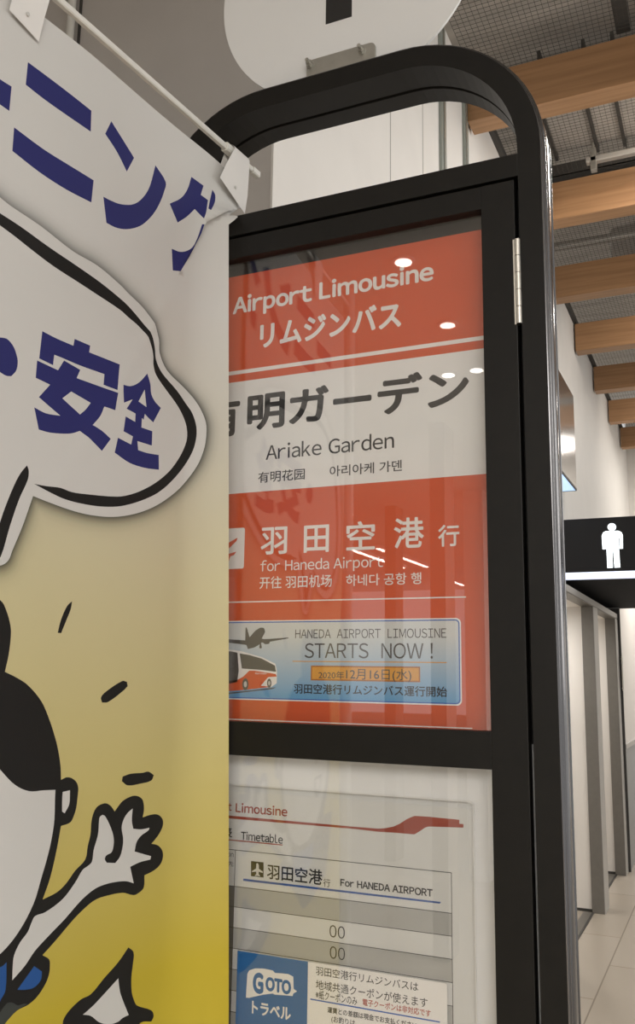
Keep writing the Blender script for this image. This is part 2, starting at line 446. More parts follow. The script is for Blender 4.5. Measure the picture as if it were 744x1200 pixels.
def roundrect(x0, x1, z0, z1, r, Y, n=6):
    out = []
    for cx, cz, a0 in ((x1 - r, z1 - r, 0), (x0 + r, z1 - r, 90), (x0 + r, z0 + r, 180), (x1 - r, z0 + r, 270)):
        for k in range(n + 1): a = math.radians(a0 + 90 * k / n); out.append((cx + r * math.cos(a), Y, cz + r * math.sin(a)))
    return out


# ------------------------------------------------------------------ red route poster
PY = PB - .0012
q = MB()
PX0, PX1 = XI0 + .03, XI1 - .03; pz1 = on_y(420, 296.5, PY).z; pz0 = 1.4345
q.box((PX0, PY, pz0), (PX1, PB, pz1), M_RED)
L1, L2, L3 = PY - .0002, PY - .0004, PY - .0006
q.poly([(PX0, L1, zrow(439.8, 271, L1)), (PX1, L1, zrow(439.8, 271, L1)), (PX1, L1, zrow(435.4, 271, L1)), (PX0, L1, zrow(435.4, 271, L1))], M_WHITEINK)
za = zrow(578.9, 270, L1); zb = zrow(448.6, 270.5, L1)
q.poly([(PX0, L1, za), (PX1, L1, za), (PX1, L1, zb), (PX0, L1, zb)], M_PAPER)
lettering(q, 'Airport Limousine', (272.6, 368.6), 349.5, (508.2, 329), L2, M_WHITEINK, .034)
lettering(q, 'リムジンバス', (304.2, 408.5), 381, (470.2, 378.6), L2, M_WHITEINK, .034)
lettering(q, '有', (238, 515), 469, (280.5, 500), L2, M_INK, .030)
lettering(q, '明ガーデン', (289, 505.5), 464, (549.6, 450), L2, M_INK, .030)
lettering(q, 'Ariake Garden', (311.3, 539), 522.5, (461.7, 525), L2, M_INK, .006)
lettering(q, '有明花园', (302.3, 566.2), 553.5, (357, 562), L2, M_INK, .008)
lettering(q, '아리아케 가덴', (386.2, 558.9), 546.3, (470.9, 552), L2, M_INK, .010)
for s, bl, t, r in (('羽', (305.2, 650.4), 618.6, (336.3, 640)), ('田', (355.7, 648), 616.2, (385.3, 640)), ('空', (405.6, 645.3), 611.8, (439.2, 640)), ('港', (461.5, 643), 607.5, (496.8, 640)), ('行', (513.4, 641), 615.5, (538.5, 640))):
    lettering(q, s, bl, t, r, L2, M_WHITEINK, .016)
lettering(q, 'for Haneda Airport', (304.9, 669.6), 656.8, (448.9, 665), L2, M_WHITEINK, .004)
lettering(q, '开往 羽田机场', (304, 690.2), 677, (388.8, 688.5), L2, M_WHITEINK, .008)
lettering(q, '하네다 공항 행', (405.3, 687), 673.6, (493.6, 685.6), L2, M_WHITEINK, .008)
X = lambda x: on_y(x, 700, L2).x
for (ya, yb, xr) in ((706.5, 705.1, 546), (843.4, 842.2, 551)):
    q.poly([(PX0, L2, zrow(ya, 270, L2)), (X(xr), L2, zrow(ya, 270, L2)), (X(xr), L2, zrow(yb, 270, L2)), (PX0, L2, zrow(yb, 270, L2))], M_WHITEINK)
# white plane badge
q.poly(roundrect(on_y(241, 640, L2).x, on_y(286.4, 640, L2).x, on_y(271, 666.8, L2).z, on_y(271, 619.2, L2).z, .003, L2), M_WHITEINK)
shape(q, [(244, 646), (256, 641), (262, 632), (268, 630), (266, 637), (278.5, 630), (277, 634), (268, 643), (268, 649), (277, 646.5), (274, 650.5), (270, 652), (268, 658), (264, 650), (254, 648.5), (246, 649.5)], L3, M_RED)
poster = q.build('route_poster', loc=((PX0 + PX1) / 2, PY, pz0))
tag(poster, 'red and white airport bus poster behind the upper glass of the sign', 'poster')
# blue start-of-service strip on the poster
M_GRAD = mat('pale blue graded print', (.6, .7, .78), .5)
nt = M_GRAD.node_tree; b = nt.nodes['Principled BSDF']; tc = nt.nodes.new('ShaderNodeTexCoord'); sx = nt.nodes.new('ShaderNodeSeparateXYZ')
rp = nt.nodes.new('ShaderNodeValToRGB'); rp.color_ramp.elements[0].color = (.13, .36, .62, 1); rp.color_ramp.elements[1].color = (.66, .68, .66, 1)
rp.color_ramp.elements[0].position = .05; rp.color_ramp.elements[1].position = .8
nt.links.new(tc.outputs['Generated'], sx.inputs[0]); nt.links.new(sx.outputs['Z'], rp.inputs[0]); nt.links.new(rp.outputs[0], b.inputs['Base Color'])
q = MB(); A1, A2, A3, A4, A5 = [PY - .0004 - .0002 * k for k in range(1, 6)]
ax0 = on_y(233, 770, A1).x; ax1 = on_y(540.6, 770, A1).x; az0 = on_y(269.6, 819.6, A1).z; az1 = on_y(269.6, 727.6, A1).z
q.poly(roundrect(ax0, ax1, az0, az1, .006, A1), M_WHITEINK)
q.poly(roundrect(ax0 + .0016, ax1 - .0016, az0 + .0016, az1 - .0016, .005, A2), M_BLUELINE)
q.poly(roundrect(ax0 + .0030, ax1 - .0030, az0 + .0030, az1 - .0030, .0042, A3), M_GRAD)
lettering(q, 'HANEDA  AIRPORT  LIMOUSINE', (345.8, 748), 737.8, (522.9, 746.5), A4, M_GREYINK, 0)
lettering(q, 'STARTS  NOW !', (356.7, 770.9), 754, (507.2, 770.6), A4, M_GREYINK, 0, ref='T')
quad(q, [(342.7, 775.9), (523.4, 776.5), (523.4, 775.4), (342.7, 774.8)], A4, M_ORANGE)
quad(q, [(364.2, 797.6), (492.3, 799.2), (492.3, 781.2), (364.2, 780)], A4, M_ORANGEEDGE)
quad(q, [(365.6, 796), (490.6, 797.5), (490.6, 782.8), (365.6, 781.6)], A5, M_ORANGE)
A6 = A5 - .0002
lettering(q, '2020年', (373.3, 794.7), 787.2, (403.2, 794), A6, M_GREYINK, .004)
lettering(q, '12月16日(水)', (405.5, 795), 784.6, (482, 796), A6, M_GREYINK, .004)
lettering(q, '羽田空港行リムジンバス運行開始', (344.2, 812.6), 801.8, (523.9, 815.4), A4, M_INK, .014)
Zm = lambda pts: [(255 + x / 4.65, 715 + y / 4.65) for x, y in pts]
shape(q, Zm([(50, 158), (150, 165), (152, 95), (159, 95), (174, 148), (205, 112), (232, 95), (252, 97), (259, 118), (240, 155), (252, 158), (280, 157), (385, 149), (385, 154), (285, 172), (280, 184), (258, 186), (246, 176), (236, 178), (241, 205), (236, 209), (226, 206), (230, 186), (200, 203), (165, 212), (157, 190), (100, 182), (50, 176)]), A4, M_GREYINK)
shape(q, Zm([(30, 452), (180, 438), (318, 420), (300, 430), (160, 446), (30, 462)]), A4, M_GREYINK)
shape(q, Zm([(30, 214), (75, 216), (130, 224), (240, 256), (314, 292), (323, 330), (322, 398), (292, 420), (150, 434), (30, 444)]), A4, M_WHITEINK)
shape(q, Zm([(112, 378), (140, 362), (172, 330), (200, 330), (316, 348), (322, 362), (275, 365), (235, 412), (292, 418), (150, 434), (30, 444), (30, 388)]), A5, M_RED)
shape(q, Zm([(120, 236), (170, 244), (240, 264), (312, 302), (318, 336), (240, 326), (132, 318)]), A5, M_GREYINK)
shape(q, Zm([(30, 226), (72, 224), (108, 232), (115, 330), (106, 392), (30, 408)]), A5, M_GREYINK)
for cx, cy, rx, ry in ((151, 404, 17, 33), (281, 398, 12, 25)):
    shape(q, Zm([(cx + rx * math.cos(a * math.pi / 8), cy + ry * math.sin(a * math.pi / 8)) for a in range(16)]), A6, M_GREYINK)
    shape(q, Zm([(cx + rx * .5 * math.cos(a * math.pi / 6), cy + ry * .5 * math.sin(a * math.pi / 6)) for a in range(12)]), A6 - .0002, M_GREYCELL)
lettering(q, 'Airport Limousine', (255 + 204 / 4.65, 715 + 349 / 4.65), 715 + 339 / 4.65, (255 + 266 / 4.65, 715 + 350 / 4.65), A6, M_WHITEINK, .01)
tag(q.build('service_notice', poster), 'blue and white notice strip with a bus and an aeroplane')

# ------------------------------------------------------------------ timetable sheet
TY = PB - .0010
q = MB(); tx0, tx1 = XI0 + .032, on_y(556, 1000, TY).x; tz1 = on_y(268.9, 926.5, TY).z
q.box((tx0, TY, .95), (tx1, PB, tz1), M_SHEET)
L1, L2, L3 = TY - .0002, TY - .0004, TY - .0006
lettering(q, 'Airport', (224, 947.5), 936.5, (264, 948), L1, M_DKRED, .022)
lettering(q, 't', (267.2, 950), 941, (271.4, 950), L1, M_DKRED, .022)
lettering(q, 'Limousine', (276, 951.6), 941.2, (336.7, 954.2), L1, M_DKRED, .022)
Za = lambda pts: [(400 + x / 3.916, 880 + y / 3.916) for x, y in pts]
shape(q, [(230, 951.4), (268.5, 955.7)] + Za([(60, 348), (170, 357), (205, 354), (240, 347), (270, 333), (300, 313), (335, 298), (400, 302), (541, 316), (541, 334), (560, 336), (560, 352), (400, 347), (385, 351), (360, 368), (335, 383), (240, 375), (170, 371), (60, 358)]) + [(268.5, 959.1), (230, 955)], L1, M_DKRED)
lettering(q, '時刻表', (232, 978), 966, (272, 984), L1, M_INK, .02)
lettering(q, 'Timetable', (282.3, 983.9), 974.6, (331.3, 987.5), L1, M_INK, .016)
shape(q, [(230, 979.9), (331, 989.6), (331, 990.9), (230, 981.1)], L1, M_DKRED)
# table
cx0 = on_y(274.6, 1040, L1).x; cx1 = on_y(529.3, 1060, L1).x; lx0 = tx0 + .006
def zl(x, y): return on_y(x, y, L1).z
rows = [zl(274.9, 995.8), zl(274.8, 1039.6)]
st = zl(400, 1054.2) - zl(400, 1079.6)
rows = [zl(400, 1009.2), zl(400, 1054.2)] + [zl(400, 1054.2) - st * (k + 1) for k in range(9)]
for k in range(2, len(rows)):
    q.poly([(cx0, L1, rows[k]), (cx1, L1, rows[k]), (cx1, L1, rows[k - 1]), (cx0, L1, rows[k - 1])], M_GREYCELL if k % 2 == 0 else M_SHEET)
q.poly([(lx0, L1, rows[-1]), (cx0, L1, rows[-1]), (cx0, L1, rows[1]), (lx0, L1, rows[1])], mat('dark table column', (.17, .16, .145), .6))
hw = .00035
for z in rows: q.poly([(lx0, L2, z - hw), (cx1, L2, z - hw), (cx1, L2, z + hw), (lx0, L2, z + hw)], M_INK)
for x in (cx0, cx1, lx0): q.poly([(x - hw, L2, rows[-1]), (x + hw, L2, rows[-1]), (x + hw, L2, rows[0]), (x - hw, L2, rows[0])], M_INK)
shape(q, [(294.1, 1009), (308.8, 1010.6), (308.8, 1028.4), (294.1, 1026.7)], L2, M_INK)
shape(q, [(300.3, 1012), (302, 1011.5), (303.3, 1014), (303.3, 1018), (308, 1021.5), (308, 1023), (303.2, 1021.6), (303, 1024.5), (304.6, 1026), (304.6, 1027), (301.6, 1026.4), (298.6, 1026.6), (298.6, 1025.6), (300.2, 1024.4), (300, 1021.4), (295.2, 1022), (295.2, 1020.7), (300, 1017.8)], L3, M_WHITEINK)
lettering(q, '羽田空港', (312.8, 1029.8), 1013.2, (377.6, 1036), L2, M_INK, .014)
lettering(q, '行', (378.9, 1039), 1029.5, (386.8, 1039), L2, M_INK, .004)
lettering(q, 'For HANEDA AIRPORT', (398.7, 1038.2), 1029.8, (507, 1051), L2, M_INK, .030)
shape(q, [(285, 1029.6), (516.5, 1057), (515.4, 1059), (285, 1032.2)], L2, M_BLUELINE)
lettering(q, '00', (386, 1098), 1083.6, (404, 1099), L2, M_INK, 0)
lettering(q, '00', (386.3, 1123), 1108.4, (404.2, 1124.5), L2, M_INK, 0)
lettering(q, 'on', (266.5, 1003.6), 999.2, (273.6, 1004), L2, M_INK, 0)
lettering(q, '先', (267, 1014.8), 1009, (273.4, 1015), L2, M_INK, 0)
tag(q.build('timetable_sheet', loc=((tx0 + tx1) / 2, TY, .95)), 'white bus timetable sheet with a red swoosh behind the lower glass', 'timetable')
# clear pocket over the timetable
HYB = TY - .0012
q = MB(); hx1 = on_y(556.6, 1000, HYB).x; hz1 = on_y(540, 937.5, HYB).z
pts = roundrect(tx0 - .004, hx1, .93, hz1, .006, HYB); q.prism(pts, (0, -.002, 0), M_ACRYL)
holder = q.build('sheet_holder', loc=((tx0 + hx1) / 2, HYB, .93))
tag(holder, 'clear acrylic pocket with a rounded corner over the timetable', 'sheet holder')
inner = [(p[0], p[1] - .0021, p[2]) for p in roundrect(tx0 - .0025, hx1 - .0015, .9315, hz1 - .0015, .0048, HYB)]
outer = [(p[0], p[1] - .0021, p[2]) for p in pts]
q = MB(); n = len(pts); q.add(outer + inner, [[k, (k + 1) % n, n + (k + 1) % n, n + k] for k in range(n)], mat('polished acrylic edge', (.80, .79, .76), .3))
tag(q.build('polished_edge', holder), 'pale polished edge')
# coupon notice laid over the pocket
NY = HYB - .0028
q = MB(); nz1 = on_y(277.6, 1113.8, NY).z; nx0 = on_y(277.4, 1150, NY).x; nxm = on_y(360.6, 1150, NY).x; nx1 = on_y(524, 1170, NY).x
q.box((nx0, NY, 1.03), (nx1, NY + .0004, nz1), M_WHITEINK)
N1, N2, N3 = NY - .0002, NY - .0004, NY - .0006
q.poly([(nx0, N1, 1.03), (nxm, N1, 1.03), (nxm, N1, nz1), (nx0, N1, nz1)], M_BLUE)
Zb = lambda pts: [(255 + x / 4.65, 1040 + y / 4.65) for x, y in pts]
shape(q, Zb([(154, 600), (162, 470), (172, 452), (205, 441), (250, 442), (300, 452), (312, 466), (350, 468), (385, 472), (412, 486), (414, 552), (433, 566), (412, 578), (408, 592), (370, 588), (312, 584), (300, 578), (250, 584), (205, 594), (170, 602)]), N2, M_WHITEINK)
lettering(q, 'G', (255 + 190 / 4.65, 1040 + 574 / 4.65), 1040 + 458 / 4.65, (255 + 249 / 4.65, 1163), N3, M_BLUE, .06)
lettering(q, 'OTO', (255 + 260 / 4.65, 1040 + 562 / 4.65), 1040 + 484 / 4.65, (255 + 400 / 4.65, 1160), N3, M_BLUE, .06)
lettering(q, 'トラベル', (255 + 186 / 4.65, 1040 + 686 / 4.65), 1040 + 616 / 4.65, (255 + 398 / 4.65, 1192), N2, M_WHITEINK, .03)
lettering(q, '羽田空港行リムジンバスは', (370, 1142.3), 1132.6, (490, 1159.5), N1, M_INK, .002)
lettering(q, '地域共通クーポンが使えます', (370, 1158.6), 1148, (501, 1176.6), N1, M_INK, .002)
lettering(q, '※紙クーポンのみ', (369.8, 1168.4), 1162.4, (418.4, 1174), N1, M_INK, .004)
lettering(q, '電子クーポンは非対応です', (424.8, 1178), 1170.4, (504.7, 1188.9), N1, M_DKRED, .012)
shape(q, [(363.6, 1170), (515.4, 1197), (515.4, 1198.6), (363.6, 1171.6)], N1, M_BLUELINE)
lettering(q, '運賃との差額は現金でお支払ください', (383.6, 1186.4), 1179.8, (488.6, 1200), N1, M_INK, .014)
lettering(q, '(お釣りは', (388.3, 1197.2), 1190.4, (416, 1200), N1, M_INK, .008, ref='お')
tag(q.build('coupon_notice', loc=((nx0 + nx1) / 2, NY, 1.03)), 'blue and white travel coupon notice over the lower timetable rows', 'notice')

# ------------------------------------------------------------------ promotional banner
AB = math.radians(5.2); P0 = Vector((-.637, .66)); DIR = Vector((math.sin(AB), math.cos(AB))); NRM = Vector((math.cos(AB), -math.sin(AB)))
SB, RB = .27, .0837


def bent(s):
    if s <= SB: return P0 + DIR * s, NRM
    a = AB + (s - SB) / RB; c = P0 + DIR * SB
    return Vector((c.x + RB * (math.cos(AB) - math.cos(a)), c.y + RB * (math.sin(a) - math.sin(AB)))), Vector((math.cos(a), -math.sin(a)))


def sstep(x, a, b): t = min(1, max(0, (x - a) / (b - a))); return t * t * (3 - 2 * t)


def surf(s, z):
    w = 1 - sstep(z, 2.112, 2.142)
    pb, nb = bent(s); ps = P0 + DIR * s
    p = ps.lerp(pb, w); n = NRM.lerp(nb, w).normalized()
    return Vector((p.x, p.y, z)), Vector((n.x, n.y, 0))


def to_px(P):
    v = P - Vector((0, 0, EYE)); d = v.dot(R_FWD)
    return v.dot(R_RIGHT) / d * FPX + 372, v.dot(R_DOWN) / d * FPX + 600


_prev = [(.1, 1.7)]
def sz(x, y):
    """place on the banner (along, up) of a point of its artwork"""
    d = ray(x, y); t = (NRM.x * P0.x + NRM.y * P0.y) / (NRM.x * d.x + NRM.y * d.y); p = d * t
    s = (p.x - P0.x) * DIR.x + (p.y - P0.y) * DIR.y; z = p.z + EYE
    s = min(s, .36)
    for it in range(12):
        e = 1e-4; f0 = to_px(surf(s, z)[0]); fs = to_px(surf(s + e, z)[0]); fz = to_px(surf(s, z + e)[0])
        a, c = (fs[0] - f0[0]) / e, (fs[1] - f0[1]) / e; bq, dq = (fz[0] - f0[0]) / e, (fz[1] - f0[1]) / e
        rx, ry = x - f0[0], y - f0[1]; det = a * dq - bq * c
        if abs(det) < 1e-6: break
        ds = (rx * dq - bq * ry) / det; dz = (a * ry - c * rx) / det
        ds = max(-.05, min(.05, ds)); dz = max(-.1, min(.1, dz)); s += ds; z += dz
        if abs(ds) + abs(dz) < 1e-6: break
    return (s, z)


def clipL(pts): return [(max(SL + .0005, s), z) for s, z in pts]
SL, ZB = -.195, .56
px = lambda pts: [sz(x, y) for x, y in pts]
edge_px = [(268.5, 252.5), (268, 258), (268, 263), (268, 268), (268, 273), (268, 278), (268, 285), (268, 295), (268, 320), (268, 420), (268, 560), (268, 700), (268, 850), (268, 1000), (268, 1190)]
E = px(edge_px); E[-1] = (E[-1][0], E[-1][1]); E.append((E[-1][0], ZB))
top = [(SL, 2.199)] + px([(50, 20), (105, 64), (160, 110), (215, 156), (258, 192), (274, 213), (282, 243)])
top[1] = (top[1][0], 2.199)
outline = [(SL, ZB)] + E[::-1] + top[::-1]
# artwork regions, later ones lie over earlier ones
M_CL = mat('banner cloth print', (.7, .68, .62), .75, spec=.25)
nt = M_CL.node_tree; b = nt.nodes['Principled BSDF']; tc = nt.nodes.new('ShaderNodeTexCoord'); sx = nt.nodes.new('ShaderNodeSeparateXYZ')
rp = nt.nodes.new('ShaderNodeValToRGB'); mr = nt.nodes.new('ShaderNodeMapRange'); mr.inputs[1].default_value = .5; mr.inputs[2].default_value = 2.2
cr = rp.color_ramp
def zp(z): return (z - .5) / 1.7
for pos, c in ((zp(1.98), (.60, .59, .565)), (zp(1.80), (.575, .545, .46)), (zp(1.62), (.585, .53, .335)), (zp(1.38), (.55, .465, .175)), (zp(1.17), (.50, .39, .035))):
    e = cr.elements.new(pos); e.color = (*c, 1)
cr.elements.remove(cr.elements[0]); cr.elements.remove(cr.elements[-1])
nt.links.new(tc.outputs['Object'], sx.inputs[0]); ad = nt.nodes.new('ShaderNodeMath'); ad.operation = 'ADD'; ad.inputs[1].default_value = ZB
nt.links.new(sx.outputs['Z'], ad.inputs[0]); nt.links.new(ad.outputs[0], mr.inputs[0]); nt.links.new(mr.outputs[0], rp.inputs[0])
at = nt.nodes.new('ShaderNodeAttribute'); at.attribute_name = 'halo'      # the dark halo printed round the speech bubble
mx = nt.nodes.new('ShaderNodeMix'); mx.data_type = 'RGBA'; mx.inputs[7].default_value = (.03, .035, .03, 1)
nt.links.new(at.outputs['Fac'], mx.inputs[0]); nt.links.new(rp.outputs[0], mx.inputs[6]); nt.links.new(mx.outputs[2], b.inputs['Base Color'])
M_BW = mat('banner white print', (.60, .59, .565), .75, spec=.25)
M_BN = mat('banner navy print', (.024, .026, .135), .75, spec=.25)
M_BK = mat('banner black print', (.012, .011, .010), .75, spec=.25)
M_BB = mat('banner blue print', (.02, .085, .28), .75, spec=.25)
M_BG = mat('banner dark grey print', (.045, .05, .045), .75, spec=.25)

bub_out = [(11.3, 240), (47, 264.5), (84.7, 294.6), (113, 311.5), (140, 334), (150, 344), (168, 361), (181, 379), (186.9, 397.3), (187.8, 413.4), (196.4, 433.5), (216.5, 453.7), (228, 467), (235.5, 479), (241.5, 495), (241.9, 510), (239, 527), (231, 546), (213.7, 568.7), (197, 583), (177.4, 594.9), (156, 602.5), (133, 605.8), (110, 604), (88.7, 599), (60.5, 588.9), (41, 581), (28.2, 616.8), (16, 645), (11.3, 656.3), (3.8, 662), (-4, 662), (-12, 652), (-22, 615), (-30, 582), (-60, 600), (-110, 600), (-160, 560), (-185, 480), (-180, 380), (-140, 260), (-60, 205), (-20, 216)]
bub_blk = [(0, 249.4), (24.5, 265.4), (56.5, 289), (90.3, 312.5), (116.7, 331.3), (140, 350), (150, 359), (166, 377), (178.2, 393.2), (181.9, 407.3), (183.3, 421.5), (190.3, 436.6), (208.5, 457.7), (219.6, 474), (226, 484), (230.6, 500), (230, 515), (225, 531), (213, 550), (197.6, 566.7), (184, 577.5), (169.4, 584.8), (153, 590.5), (137, 593.7), (118, 593.5), (100.8, 590.9), (83, 586.5), (68.5, 580.8), (42.3, 566.7)]
bub_in = [(42.3, 566.7), (56, 569.3), (72.6, 571.5), (86, 576.5), (100.8, 578.8), (137, 582), (154, 579), (169.4, 572.7), (184, 564), (197.6, 552.6), (207, 541), (214.5, 528.4), (219.5, 514), (219, 499), (213.7, 484), (206, 471), (197.6, 459.8), (183.5, 439.7), (180.2, 428), (180, 417.4), (178.2, 407), (173.2, 395), (162, 382), (150, 372), (140, 363.3), (113, 345.4), (90.3, 330.3), (62, 311.5), (37.6, 292.7), (18.8, 277.6), (0, 263.5)]
blk_far = [(-50, 233), (-110, 262), (-155, 380), (-165, 480), (-145, 545), (-105, 582), (-60, 585), (-28, 568), (-28, 560), (-60, 575), (-100, 570), (-135, 535), (-152, 475), (-142, 385), (-100, 275), (-50, 248)]
art = []
def curve(pts, n=4):
    """rounds a traced outline but keeps its sharp corners"""
    P = [Vector((*p, 0)) for p in pts]; N = len(P); out = []
    def corner(i):
        a = P[i] - P[i - 1]; c = P[(i + 1) % N] - P[i]
        return a.length < 1e-6 or c.length < 1e-6 or a.angle(c) > math.radians(52)
    K = [corner(i) for i in range(N)]
    for i in range(N):
        j = (i + 1) % N; p1, p2 = P[i], P[j]
        m1 = (p2 - P[i - 1]) / 2 if not K[i] else (p2 - p1); m2 = (P[(j + 1) % N] - p1) / 2 if not K[j] else (p2 - p1)
        L = (p2 - p1).length; m1 = m1.normalized() * L; m2 = m2.normalized() * L
        for k in range(n):
            t = k / n; out.append((p1 * (2 * t ** 3 - 3 * t * t + 1) + m1 * (t ** 3 - 2 * t * t + t) + p2 * (3 * t * t - 2 * t ** 3) + m2 * (t ** 3 - t * t))[:2])
    return out


def dense(p, step=.008):
    out = []
    for i in range(len(p)):
        a = p[i]; c = p[(i + 1) % len(p)]; n = max(1, int(math.hypot(c[0] - a[0], c[1] - a[1]) / step))
        out += [(a[0] + (c[0] - a[0]) * k / n, a[1] + (c[1] - a[1]) * k / n) for k in range(n)]
    return out


def A(pts, mt): art.append((clipL(px(curve(pts))), mt))
A(bub_out, M_BW)
A(bub_blk + bub_in, M_BK)
A([(0.2, 249.5), (0.2, 263.4)] + blk_far[::-1], M_BK)
A([(33.9, 545), (36, 551), (34.8, 562), (24.5, 584.8), (13.2, 616.8), (1.9, 652.5), (-4, 655), (-6, 640), (1.5, 612), (9.4, 590), (20.7, 564), (27.3, 552.8)], M_BK)
A([(1.0, 612.5), (-6, 641), (-13, 612), (-24, 575), (-16, 571)], M_BK)
# heading
A([(13.7, 101.4), (11, 130), (0, 122), (-40, 93), (-70, 74), (-66, 46), (-30, 70), (0, 92.3)], M_BN)
A([(32.3, 73), (66.5, 99.8), (105, 130.6), (104.2, 155.2), (72.6, 133), (48.4, 114.9), (29.8, 99.4)], M_BN)
A([(16.5, 149.2), (50.4, 175.4), (76.6, 192.5), (107.7, 212), (105.2, 237.9), (76.6, 222.8), (46.4, 202.6), (14.5, 176.8)], M_BN)
A([(128.7, 142.7), (156.2, 185.3), (147.3, 201.5), (135.5, 178.8), (121.3, 157.5)], M_BN)
A([(119.2, 231.1), (128, 235.5), (138.5, 239.4), (151.8, 240.3), (160, 237.5), (166.6, 232), (172, 225), (176.3, 215.7), (182.2, 193.6), (194.7, 213.4), (192.5, 225), (188.8, 235), (183, 246), (175.4, 255.7), (163.6, 265), (147.3, 269), (134, 267), (123, 261.6)], M_BN)
A([(224.3, 207.2), (237.9, 217.8), (234.6, 228.5), (242.5, 235), (240, 249), (236.5, 257.5), (227.2, 245.3), (218.3, 254.2), (208.6, 260.7), (199.4, 238.5), (212.4, 232), (219.8, 221.7)], M_BN)
A([(202.1, 291.2), (212.4, 295), (221.3, 292.7), (226.5, 286), (234, 264), (236.5, 264.5), (227, 290.5), (218.3, 307.5), (213, 317.5), (203.8, 316.6)], M_BN)
A([(247.9, 222.5), (250.9, 229), (249.4, 239.4), (245.6, 247.4), (242.6, 245.3), (245, 233.5)], M_BN)
# words in the bubble
A([(0, 395.6), (4, 395.4), (10, 397), (17, 405), (21, 415), (22.6, 424), (20.7, 434), (15, 440.5), (9, 440), (0, 434), (-6, 424), (-8, 410), (-4, 399)], M_BN)
A([(50.8, 387.7), (67.7, 396.6), (86.6, 405), (87.9, 397), (105.8, 405), (104.6, 412.8), (140, 427.2), (136.8, 457.3), (121.4, 450.8), (122.3, 438.5), (94, 428), (75.3, 419.7), (64.9, 415.4), (63.6, 427.6), (47.6, 419.7)], M_BN)
A([(45.2, 422), (69.4, 433.6), (76.2, 422.2), (94.7, 433.3), (90.7, 442.9), (137.9, 460.6), (135, 480.8), (122, 476.5), (117, 488), (108.9, 498), (120, 505), (129.8, 514.3), (119.8, 528.4), (107, 515), (94.8, 504.8), (86, 507.5), (76.6, 508), (60, 506.5), (47.6, 503), (42.3, 477), (56, 484), (72.6, 486.9), (60, 476), (47.6, 465), (60.5, 450.5), (43.7, 442.3)], M_BN)
A([(74.6, 466.5), (84.7, 458.6), (106.9, 472), (101, 480), (94.8, 485.5)], M_BW)
A([(172.6, 437.7), (176.2, 449.8), (177.4, 461.9), (182, 471), (188.7, 478), (179.4, 495), (174, 490), (169.4, 485), (168, 492), (166, 490), (158, 484.5), (148, 479), (155.2, 468), (145, 472), (144, 451), (153, 452.5), (163, 448)], M_BN)
A([(169.4, 456.5), (171.4, 477), (162, 470.5)], M_BW)
A([(147, 488), (158, 494.5), (158.5, 484), (166, 489), (165.3, 501), (178.2, 505.4), (177.4, 522.3), (160.5, 517), (161.3, 527.6), (172, 531), (185.5, 533.2), (185.5, 550.6), (169.4, 548.5), (151.2, 542.5), (134.3, 530.4), (138, 513), (153.2, 521), (155.2, 511.5), (144.4, 505.4)], M_BN)
# motion dashes
A([(85.5, 704.5), (83.9, 713.9), (78, 728.7), (72.6, 742), (68.5, 741.6), (72.6, 726), (79.8, 710)], M_BK)
A([(142.5, 798), (147.8, 799), (148.7, 804), (143.8, 809.4), (126.3, 822.8), (119.6, 823.3), (118.3, 817.4), (123.7, 810.7)], M_BK)
A([(143.8, 910), (153.2, 906.7), (166.7, 905.6), (173.4, 904.2), (179.6, 908.3), (176, 914.7), (164, 918.2), (149.2, 920.4), (142.5, 915.5)], M_BK)
# waving figure: black mass, then light areas
A([(1.3, 703.7), (8, 715.3), (12.9, 734), (12.9, 747.5), (10, 768), (5.4, 787.3), (18.8, 793.8), (32.3, 802.6), (48.4, 821.5), (57.8, 843), (64, 862), (68, 877.9), (71, 898), (71.5, 914), (78, 911), (84.5, 912), (90, 917), (91.5, 926), (90.2, 944.4), (87, 956), (82.4, 964), (71.5, 968), (66.5, 995), (58.5, 1028.5), (49.4, 1054), (66.5, 1045.7), (77.6, 1035.6), (88.7, 1020.5), (100.8, 1007.4), (103.8, 991.3), (106.9, 978), (108.4, 960), (113.6, 946.6), (123.5, 941.4), (130, 944), (135.2, 951), (140, 944), (145.2, 938), (156, 932.7), (163, 933.5), (167.5, 938), (169, 948.7), (167.5, 958), (176, 955), (184.2, 954.4), (190, 959), (191.2, 966), (188, 975), (182, 984), (178, 988.8), (186, 991), (191, 998), (191, 1007), (187, 1015), (180, 1021), (170.4, 1026), (170, 1039.8), (165, 1046), (158.2, 1049.3), (145.2, 1046.5), (121.4, 1051.5), (113, 1055), (104.8, 1060.8), (87.7, 1077), (66.5, 1101), (49.4, 1119.3), (57.5, 1124.3), (58.5, 1133), (57.5, 1141.5), (53.4, 1152.5), (43.3, 1167.7), (32.3, 1177.3), (19, 1184), (4, 1200), (-20, 1230), (-70, 1290), (-200, 1300), (-230, 1150), (-160, 1130), (-190, 1050), (-185, 930), (-170, 850), (-130, 800), (-110, 770), (-110, 720), (-70, 690), (-30, 690)], M_BK)
A([(64, 925.5), (50, 926), (32.3, 927), (16, 919.6), (0, 903.4), (-15, 885), (-60, 900), (-110, 905), (-160, 930), (-172, 990), (-165, 1050), (-120, 1115), (-70, 1140), (-20, 1130), (0, 1116), (20.2, 1092), (38.3, 1058.8), (48.4, 1026.5), (54, 1008), (59.5, 986), (63.5, 960)], M_BW)
A([(72.8, 928), (81.5, 926), (81.5, 942), (75.9, 953), (72.8, 951)], M_BW)
for cx in (-128, -88): A([(cx + 7 * math.cos(a * math.pi / 6), 975 + 12 * math.sin(a * math.pi / 6)) for a in range(12)], M_BK)
A([(-135, 1020), (-80, 1012), (-86, 1050), (-105, 1066), (-124, 1058)], M_BK)
A([(-127, 1027), (-90, 1021), (-96, 1044), (-106, 1055), (-118, 1050)], M_BW)
